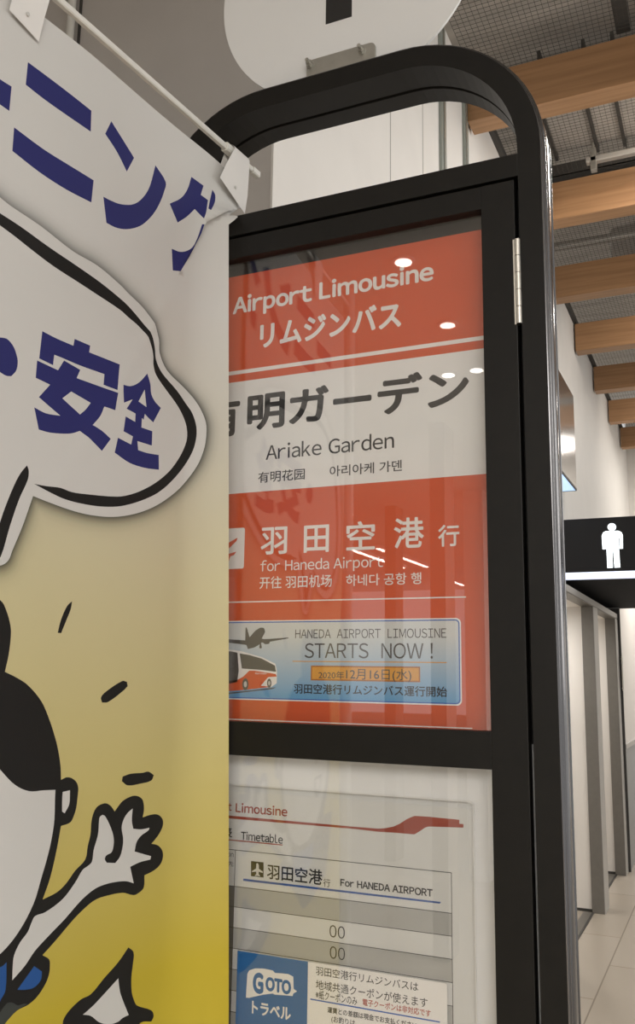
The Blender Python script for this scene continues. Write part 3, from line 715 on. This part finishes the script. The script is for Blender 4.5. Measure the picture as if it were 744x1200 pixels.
A([(117, 962), (117.9, 957.4), (121, 955), (124, 956.5), (130, 968), (134, 980), (134.4, 990), (132, 999), (126, 1002.6), (124.2, 1007), (126.5, 1011.2), (136.5, 1011.6), (142, 1004), (145, 992), (145.3, 982), (143.5, 970), (145.5, 961), (150, 953), (156, 947.5), (155.2, 961.8), (156.9, 971.3), (166, 972), (175.6, 970), (174.5, 973), (166, 979.5), (161, 987), (158.8, 998), (169, 1001), (177.7, 1003.5), (177, 1007.3), (164.7, 1010.7), (153.9, 1016), (158.2, 1035.4), (150, 1033), (141, 1033.3), (127, 1036), (113, 1041.7), (96.8, 1054.8), (76.6, 1077), (58.5, 1095), (40.3, 1114), (28.2, 1131.4), (13, 1148.5), (13.4, 1133), (15, 1119.3), (22.2, 1104), (31.3, 1092), (36.3, 1080), (40.3, 1073.3), (52.4, 1069), (73.6, 1053.8), (88.7, 1034.6), (97.8, 1019.5), (104, 1015), (108.9, 1010), (110.9, 996.3), (115.9, 978)], M_BW)
A([(0, 1132.4), (6, 1127.3), (5, 1159.6), (0, 1170), (-15, 1195), (-90, 1210), (-100, 1160), (-50, 1152)], M_BB)
A([(39.3, 1132), (48.8, 1138.4), (47.4, 1148.5), (39.3, 1157), (30, 1159.5), (19.2, 1159.6)], M_BB)
A([(6, 1176), (13, 1174.5), (20, 1178), (27, 1176), (32, 1176.5), (19, 1183.5), (4, 1199.5), (-14, 1220), (-30, 1218), (-8, 1196)], M_BG)
A([(152.6, 1110.6), (158.6, 1116.3), (158, 1130), (156.2, 1146.5), (156.6, 1162.7), (159, 1172), (162.7, 1178.8), (178.8, 1184.4), (181.4, 1191), (178.8, 1197.5), (166.7, 1199), (150, 1220), (110, 1232), (80, 1225), (74, 1200), (80, 1187), (96, 1171.7), (108, 1165.7), (124.4, 1146.5), (140.5, 1128.4)], M_BK)
A([(141, 1147), (142, 1157), (144, 1166.7), (153, 1190), (146, 1193.5), (140.5, 1198), (130, 1201), (118.3, 1198.5), (108.2, 1191), (98.5, 1189.5), (103, 1186), (114.3, 1175.8)], M_BW)
def seg_d(p, poly, close=True):
    best = 9
    for i in range(len(poly) - (0 if close else 1)):
        a = poly[i]; c = poly[(i + 1) % len(poly)]; dx, dz = c[0] - a[0], c[1] - a[1]; L = dx * dx + dz * dz or 1e-12
        t = max(0, min(1, ((p[0] - a[0]) * dx + (p[1] - a[1]) * dz) / L))
        d = math.hypot(p[0] - a[0] - t * dx, p[1] - a[1] - t * dz)
        if d < best: best = d
    return best


# pleat line where the far corner is caught up
crease = px([(281.5, 243.5), (262, 251), (239, 262), (230, 281), (222, 300), (215, 314), (210, 324)])
breg = crease + [(crease[-1][0] + .004, crease[-1][1] - .004), (E[8][0] + .02, crease[-1][1] - .004), (.40, 2.10), (.40, crease[0][1] - .001)]
ztop, zlow = crease[2][1], crease[-1][1]


def area2(p): return sum(p[i][0] * p[(i + 1) % len(p)][1] - p[(i + 1) % len(p)][0] * p[i][1] for i in range(len(p)))
def ccw(p): return p if area2(p) > 0 else p[::-1]


polys = [ccw(dense(outline)), ccw(dense(breg))] + [ccw(dense(p)) for p, _ in art]
V = []; F = []
for p in polys:
    o = len(V); V += [Vector(t) for t in p]; F.append(list(range(o, o + len(p))))
bub = art[0][0]
zz = ZB + .01
while zz < 2.19:
    s = SL + .01
    fine = 1.05 < zz
    while s < .39:
        if seg_d((s, zz), bub) > .022: V.append(Vector((s + random.uniform(-.001, .001), zz + random.uniform(-.001, .001))))
        s += .009 if fine else .014
    zz += .009 if fine else .014
for i in range(len(bub)):                        # finer points round the bubble for its printed halo
    a = Vector(bub[i]); c = Vector(bub[(i + 1) % len(bub)]); L = (c - a).length; nn = Vector((c.y - a.y, a.x - c.x)).normalized()
    k = 0
    while k * .006 < L:
        for dd in (.004, .008, .013, .019): 
            for sg in (1, -1): V.append(a.lerp(c, k * .006 / L) + nn * dd * sg)
        k += 1
rv, re, rf, ov, oe, of = delaunay_2d_cdt(V, [], F, 1, 1e-6, True)
lift_h = .007
wave = lambda s, z: .0016 * math.sin(s * 19 + z * 6) * sstep(.34 - s, 0, .1) + .0012 * math.sin(s * 8 - z * 9 + 1)


def ptin(p, poly):
    r = False; n = len(poly); j = n - 1
    for i in range(n):
        if (poly[i][1] > p[1]) != (poly[j][1] > p[1]) and p[0] < (poly[j][0] - poly[i][0]) * (p[1] - poly[i][1]) / (poly[j][1] - poly[i][1]) + poly[i][0]: r = not r
        j = i
    return r


def lift(p):
    if p[0] < .12 or p[1] < zlow: return 0
    d = seg_d(p, crease, False)
    end = sstep(p[0], crease[0][0] - .001, crease[0][0] - .02) if p[0] > crease[0][0] - .02 else 1
    return lift_h * sstep(p[1], zlow, ztop) * math.exp(-d / .02) * end


pa, pb_ = sz(208, 332), sz(60, 590)


def place(p, lifted):
    P, N = surf(p[0], p[1])
    k = wave(p[0], p[1]) * (1 - sstep(p[0], .30, .345))
    # soft fold running from the caught corner down across the bubble
    t = ((p[0] - pa[0]) * (pb_[0] - pa[0]) + (p[1] - pa[1]) * (pb_[1] - pa[1])) / ((pb_[0] - pa[0]) ** 2 + (pb_[1] - pa[1]) ** 2)
    if 0 < t < 1.2:
        d = abs((p[0] - pa[0]) * (pb_[1] - pa[1]) - (p[1] - pa[1]) * (pb_[0] - pa[0])) / math.hypot(pb_[0] - pa[0], pb_[1] - pa[1])
        k += .0016 * math.exp(-(d / .006) ** 2) * min(1, t * 8) * max(0, 1 - t / 1.2)
    k += .0009 * math.exp(-((p[1] - 1.385 + .03 * p[0]) / .006) ** 2)        # crease left from folding
    if lifted: k += lift(p)
    return P + N * k


mb = MB(); mats_order = [M_CL, M_CL] + [mt for _, mt in art]
vid = {}; halo = []
def vert(i, lifted):
    p = rv[i]
    if not lifted and lift(p) == 0: lifted = True
    key = (i, lifted)
    if key not in vid:
        vid[key] = len(mb.v); mb.v.append(place(p, lifted))
        d = seg_d(p, bub) if p[0] > -.19 else 1
        halo.append(.92 * math.exp(-((d + .001) / .0095) ** 1.35) * (.45 + .55 * sstep(1.98, p[1] - .12, p[1] + .12) if p[1] > 1.8 else 1) if d < .06 else 0)
    return vid[key]


edge_side = {}
for f, srcs in zip(rf, of):
    if 0 not in srcs: continue
    inB = 1 in srcs
    k = max([s for s in srcs if s != 1])
    ids = [vert(i, not inB) for i in f]
    mb.f.append(ids); mb.mi.append(mb.m(mats_order[k])); mb.sm.append(True)
    for a in range(len(f)):
        e = (f[a], f[(a + 1) % len(f)]); edge_side.setdefault(tuple(sorted(e)), []).append(inB)
for (a, c), sd in edge_side.items():             # close the step along the pleat
    if len(sd) == 2 and sd[0] != sd[1] and (lift(rv[a]) > 0 or lift(rv[c]) > 0):
        ids = []
        for i, l in ((a, True), (c, True), (c, False), (a, False)):
            k = vert(i, l)
            if k not in ids: ids.append(k)
        if len(ids) >= 3: mb.f.append(ids); mb.mi.append(mb.m(M_CL)); mb.sm.append(False)
mid, _ = surf(.1, ZB)
banner = empty('promotional_banner', (mid.x, mid.y, ZB), 'white and yellow cloth banner with a speech bubble and waving cartoon figure', 'banner')
cloth = mb.build('cloth', banner, fix=False)
at_ = cloth.data.attributes.new('halo', 'FLOAT', 'POINT')
for i, h in enumerate(halo): at_.data[i].value = h
# hanging tabs
PZ = 2.234
pole_at = lambda s, z=PZ: Vector((P0.x + DIR.x * s, P0.y + DIR.y * s, z))
N3V = Vector((NRM.x, NRM.y, 0)); D3V = Vector((DIR.x, DIR.y, 0))


def tab(s0, s1, t0, t1, zlow0, zlow1, off):
    """strap over the pole that ends in a stitched patch on the cloth; s at the pole and at the patch"""
    q = MB(); prof = []
    n = 9
    for side in (1,):
        rows_ = []
        for k in range(n + 1):                                   # over the pole, front half then back
            a = math.pi * k / n; rows_.append((math.cos(a) * .0085, PZ + math.sin(a) * .0085 + .001, 0))
        front = [(off, None)]
    L = []; Rr = []
    def pt(s, o, z): return pole_at(s, z) + N3V * o
    seq = []
    seq.append((t0, t1, off, zlow0, zlow1)); seq.append((t0 * .6 + s0 * .4, t1 * .6 + s1 * .4, off + .001, zlow0 + .03, zlow1 + .03))
    for o, z, _ in rows_: seq.append((s0, s1, o, z, z))
    seq.append((t0 * .5 + s0 * .5, t1 * .5 + s1 * .5, -.003, PZ - .03, PZ - .03))
    for a0, a1, o, z0, z1 in seq: L.append(pt(a0, o, z0)); Rr.append(pt(a1, o, z1))
    m_ = len(seq); q.add(L + Rr, [[i, i + 1, m_ + i + 1, m_ + i] for i in range(m_ - 1)], M_TAB, True)
    o = q.build('hanging_tab', banner)
    q = MB(); c = (L[0] + Rr[0] + L[1] + Rr[1]) / 4 + N3V * .0005
    q.cyl(c, c + N3V * .0015, .0022, M_GREYCELL, 14); q.build('snap', o)


tab(-.036, .004, -.047, -.006, 2.172, 2.163, .004)
tab(.350, .388, .316, .378, 2.172, 2.148, .010)
# flag pole
pole = empty('banner_pole', tuple(pole_at(-.225, 0)), 'slim white pole with a crossbar holding the cloth banner', 'flag pole')
q = MB(); q.bar(pole_at(-.24), pole_at(.405), .0075, .0085, M_POLE); q.build('crossbar', pole)
q = MB(); q.bar(pole_at(.405), pole_at(.422), .0105, .0105, M_POLE); q.build('end_cap', pole)
q = MB(); q.bar(pole_at(.338), pole_at(.362), .0125, .0125, M_POLE); q.build('collar', pole)
q = MB(); q.cyl(pole_at(-.225, .04), pole_at(-.225, 2.27), .011, M_POLE, 20); q.build('upright', pole)
q = MB(); q.box(tuple(pole_at(-.225, 0) + Vector((-.16, -.16, 0))), tuple(pole_at(-.225, 0) + Vector((.16, .16, .05))), M_POLE, .02); q.cyl(pole_at(-.225, .05), pole_at(-.225, .09), .03, M_POLE, 20, .016); q.build('pole_base', pole)

# ------------------------------------------------------------------ corridor: restroom sign and low ceiling
FY = 5.62; FZ0, FZ1 = 2.105, 2.475
rs = empty('restroom_sign', (-.2, FY, FZ0), 'long black restroom sign fascia with a lit white man pictogram', 'sign')
q = MB(); q.box((WX + .002, FY, FZ0 + .04), (2.2, FY + .08, FZ1), M_FASCIA, .003); q.build('fascia', rs)
q = MB(); q.box((WX + .002, FY - .003, FZ0 + .001), (2.2, FY + .05, FZ0 + .04), M_LED); q.build('light_strip', rs)
q = MB(); py = FY - .004
Zc = lambda pts: [(620 + x / 5, 600 + y / 5) for x, y in pts]
def solid(pts): q.prism([on_y(x, y, py) for x, y in Zc(pts)], (0, .006, 0), M_PICTO)
solid([(484 + 25 * math.cos(a * math.pi / 10), 88 + 22 * math.sin(a * math.pi / 10)) for a in range(20)])
solid([(425, 140), (432, 122), (448, 112), (522, 110), (540, 118), (548, 135), (549, 214), (530, 215), (529, 150), (524, 150), (526, 215), (533, 324), (500, 326), (492, 222), (487, 222), (490, 326), (458, 328), (453, 218), (452, 150), (447, 150), (448, 217), (430, 219)])
tag(q.build('pictogram', rs), 'lit white pictogram of a standing man')
q = MB(); M_SOFFIT = mat('black soffit', (.006, .006, .007), .7, spec=.06); q.box((WX + .002, FY + .08, FZ0 + .002), (2.2, 8.05, FZ0 + .03), M_SOFFIT); q.box((WX + .002, 8.0, FZ0), (2.2, 8.05, FZ1), M_SOFFIT); structure(q, 'ceiling_restroom')
# restroom partition
pt_ = empty('restroom_partition', (-.89, 6.6, 0), 'grey metal partition frame with door openings below the restroom sign', 'partition')
X0c, X1c = -.925, -.845
q = MB(); q.box((X0c, 4.9, 2.005), (X1c, 7.95, 2.05), M_GREYMETAL); q.box((X1c, 4.9, 2.012), (X1c + .003, 7.95, 2.05), M_GREYLIGHT); q.build('header_rail', pt_)  # lighter skin puts the light on the rail's corridor side into its colour
for y0, y1 in ((4.95, 5.17), (6.47, 6.69), (7.78, 7.95)):
    q = MB(); q.box((X0c, y0, 0), (X1c, y1, 2.005), M_GREYMETAL, .003); q.box((X1c, y0 + .004, 0), (X1c + .003, y1 - .004, 2.005), M_GREYLIGHT); q.build('post', pt_)  # pale skin colours each post's lit side
for y0, y1 in ((5.17, 6.47), (6.69, 7.78)):
    q = MB(); q.box((X0c, y0, 0), (X0c + .012, y1, .006), M_DARKTRIM); q.box((X0c - .055, y0, 0), (X0c, y1, .004), M_GREYMETAL); q.build('floor_track', pt_)
for y in (6.49, 7.80):
    q = MB(); q.box((-1.9, y, .02), (X0c, y + .03, 2.005), M_PANEL); q.box((-1.9, y + .005, 0), (X0c, y + .025, .02), M_DARKTRIM); q.build('panel', pt_)
q = MB(); q.box((-1.93, 4.95, 0), (-1.9, 7.95, 2.005), M_PANEL); q.build('rear_panel', pt_)
q = MB(); q.box((-1.93, 4.95, 2.005), (X0c, 7.95, 2.03), M_PANEL); q.build('top_panel', pt_)
# handle on the far wall edge
q = MB(); q.bar((-.818, 7.93, 1.42), (-.818, 7.93, 1.70), .012, .02, M_NICKEL, (0, 1, 0))
for z in (1.44, 1.68): q.bar((-.818, 7.93, z), (-.826, 7.955, z), .012, .012, M_NICKEL)
tag(q.build('door_pull', loc=(-.818, 7.95, 1.42)), 'short pale vertical handle at the edge of the far wall', 'handle')
# lit display box on the wall
dy0, dy1 = 4.6, 5.98; bx = -.852; z0, z1 = 2.725, 3.375
M_BOX = mat('polished metal box', (.36, .35, .34), .16, .85)
db = empty('display_box', (WX, dy1, z0), 'shiny grey metal box mounted high on the white corridor wall', 'display')
q = MB(); q.box((WX + .001, dy0, z0 + .015), (bx, dy1, z1), M_BOX, .003); q.box((WX + .001, dy1 - .006, z0), (bx, dy1, z0 + .015), M_DARKTRIM); q.box((bx - .006, dy0, z0), (bx, dy1 - .006, z0 + .015), M_DARKTRIM); q.build('housing', db)
q = MB(); q.box((WX + .002, dy0 + .01, z0 + .002), (bx - .008, dy1 - .008, z0 + .013), mat('lit blue white screen', (.6, .75, 1), .3, emit=(.45, .68, 1), estr=1.0)); q.build('lit_screen', db)
# ceiling beams
names = ['topmost wooden ceiling beam, seen through and beside the rounded arch', 'second wooden beam from the top, level with the arch corner and brightly lit', 'third wooden beam down, dark face, level with the door hinge', 'fourth wooden beam down, its end clear of the black post', 'fifth wooden beam down, just above the shiny wall box', 'sixth wooden beam down, short and pale, near the far wall', 'lowest and farthest wooden beam, nearest the end wall']
for k, lab in enumerate(names):
    y = 3.70 + 1.052 * k; q = MB(); q.box((WX + .012, y - .065, 3.985), (2.9, y + .05, 4.205), M_WOOD, .004)
    tag(q.build('ceiling_beam', loc=(WX + .012, y, 3.985)), lab, 'beam', 'wooden ceiling beams over the corridor')
# net under the ceiling
q = MB(); zz = 4.24
x = WX + .03
while x < 1.6: q.bar((x, 1.0, zz), (x, 10.6, zz), .0017, .0017, M_NET); x += .025
y = 1.0
while y < 10.6: q.bar((WX + .03, y, zz), (1.6, y, zz), .0017, .0017, M_NET); y += .025
tag(q.build('ceiling_net', loc=(WX, 1, zz)), 'fine dark safety net stretched below the ductwork', 'net', kind='stuff')
# ducts and pipes above the net
q = MB(); q.box((-.84, 4.24, 4.36), (2.5, 4.70, 4.68), M_DUCT, .07)
for x in (-.72, -.50, -.36, -.06, .3, .8): q.box((x, 4.225, 4.345), (x + .018, 4.715, 4.695), M_DARKTRIM, .004)
tag(q.build('air_duct', loc=(-.84, 4.57, 4.36)), 'grey banded air duct above the net between the first two beams', 'duct')
q = MB(); q.box((-.6, 6.2, 4.4), (2.5, 6.6, 4.66), M_DUCT, .05); q.box((-.3, 6.18, 4.38), (-.26, 6.62, 4.68), M_DUCT, .01)
tag(q.build('air_duct', loc=(-.6, 6.4, 4.4)), 'grey air duct above the net beyond the third beam', 'duct')
q = MB(); q.cyl((WX + .05, 5.62, 4.285), (2.6, 5.62, 4.285), .028, M_PIPE, 20)
for x in (-.2, .7): q.bar((x, 5.62, 4.3), (x, 5.62, 4.9), .012, .012, M_PIPE, (0, 1, 0))
tag(q.build('pipe', loc=(0, 5.62, 4.285)), 'pale metal pipe crossing between the second and third beams', 'pipe')
p = on_y(729, 18, 3.66)
q = MB(); q.box((p.x - .03, 2.2, 4.27), (p.x + .03, 3.70, 4.33), M_DARKTRIM, .004); q.box((p.x - .012, 2.2, 4.33), (p.x + .012, 3.70, 4.36), M_STEEL)
for y in (2.6, 3.5): q.bar((p.x, y, 4.36), (p.x, y, 4.9), .01, .01, M_STEEL, (0, 1, 0))
tag(q.build('ceiling_channel', loc=(p.x, 3, 4.27)), 'dark metal channel above the net in front of the topmost beam', 'channel')
q = MB(); q.box((WX + .06, 4.74, 4.27), (2.5, 4.85, 4.275), M_DARKTRIM); q.box((WX + .06, 4.74, 4.27), (2.5, 4.745, 4.34), M_DARKTRIM); q.box((WX + .06, 4.845, 4.27), (2.5, 4.85, 4.34), M_DARKTRIM)  # dark strip filling the band above the second beam
for x in (-.75, -.35, .05, .6): q.bar((x, 4.795, 4.275), (x, 4.795, 4.9), .01, .01, M_STEEL, (0, 1, 0))
tag(q.build('hung_strip', loc=(0, 4.8, 4.27)), 'dark hung strip running along just above the second beam', 'hung strip')
q = MB(); q.bar((-.52, 4.42, 4.13), (1.2, 4.42, 4.13), .04, .03, M_PIPE)
for x in (-.50, .4): q.box((x, 4.40, 4.07), (x + .03, 4.44, 4.19), M_STEEL, .003); q.bar((x + .015, 4.42, 4.2), (x + .015, 4.42, 4.225), .01, .01, M_STEEL, (0, 1, 0))
tag(q.build('cable_rail', loc=(0, 4.42, 4.13)), 'grey metal rail with a bracket hanging above the second beam', 'rail')
# pipe on the grey wall
p = on_y(81, 20, CY - .03)
q = MB(); q.cyl((p.x, CY - .022, 0), (p.x, CY - .022, 4.2), .0115, M_POLE, 24); q.box((p.x + .013, CY - .006, 0), (p.x + .019, CY, 4.2), M_DARKTRIM)
tag(q.build('wall_pipe', loc=(p.x, CY, 0)), 'white vertical pipe on the grey wall behind the banner pole', 'pipe')

# ------------------------------------------------------------------ lamps of the hall behind the camera (seen in the glass)
def downlight(x, y):
    q = MB(); q.cyl((x, y, 3.0), (x, y, 2.992), .044, M_DISC, 28); q.cyl((x, y, 2.992), (x, y, 2.989), .031, M_LAMP, 28)
    tag(q.build('downlight', loc=(x, y, 3.0)), 'small round recessed downlight in the hall ceiling', 'lamp', 'downlights of the hall ceiling')
for x, y in ((-1.0, -.9), (-1.02, -1.54), (-1.05, -2.15), (-1.2, -2.17)): downlight(x, y)
def tube(x, ya, yb):
    q = MB(); q.box((x - .05, yb, 2.96), (x + .05, ya, 3.0), M_DISC, .004)
    q.box((x - .022, yb + .02, 2.95), (x + .022, ya - .02, 2.962), M_LAMP)
    tag(q.build('strip_light', loc=(x, yb, 3.0)), 'long white strip light in the hall ceiling', 'lamp', 'strip lights of the hall ceiling')
for x, ya, yb in ((-3.62, -7.6, -9.5), (-3.95, -7.6, -9.5), (-3.8, -10.8, -12.0), (-6.4, -11, -12.9)): tube(x, ya, yb)
for o in bpy.data.objects:
    if '_o' in o: del o['_o']
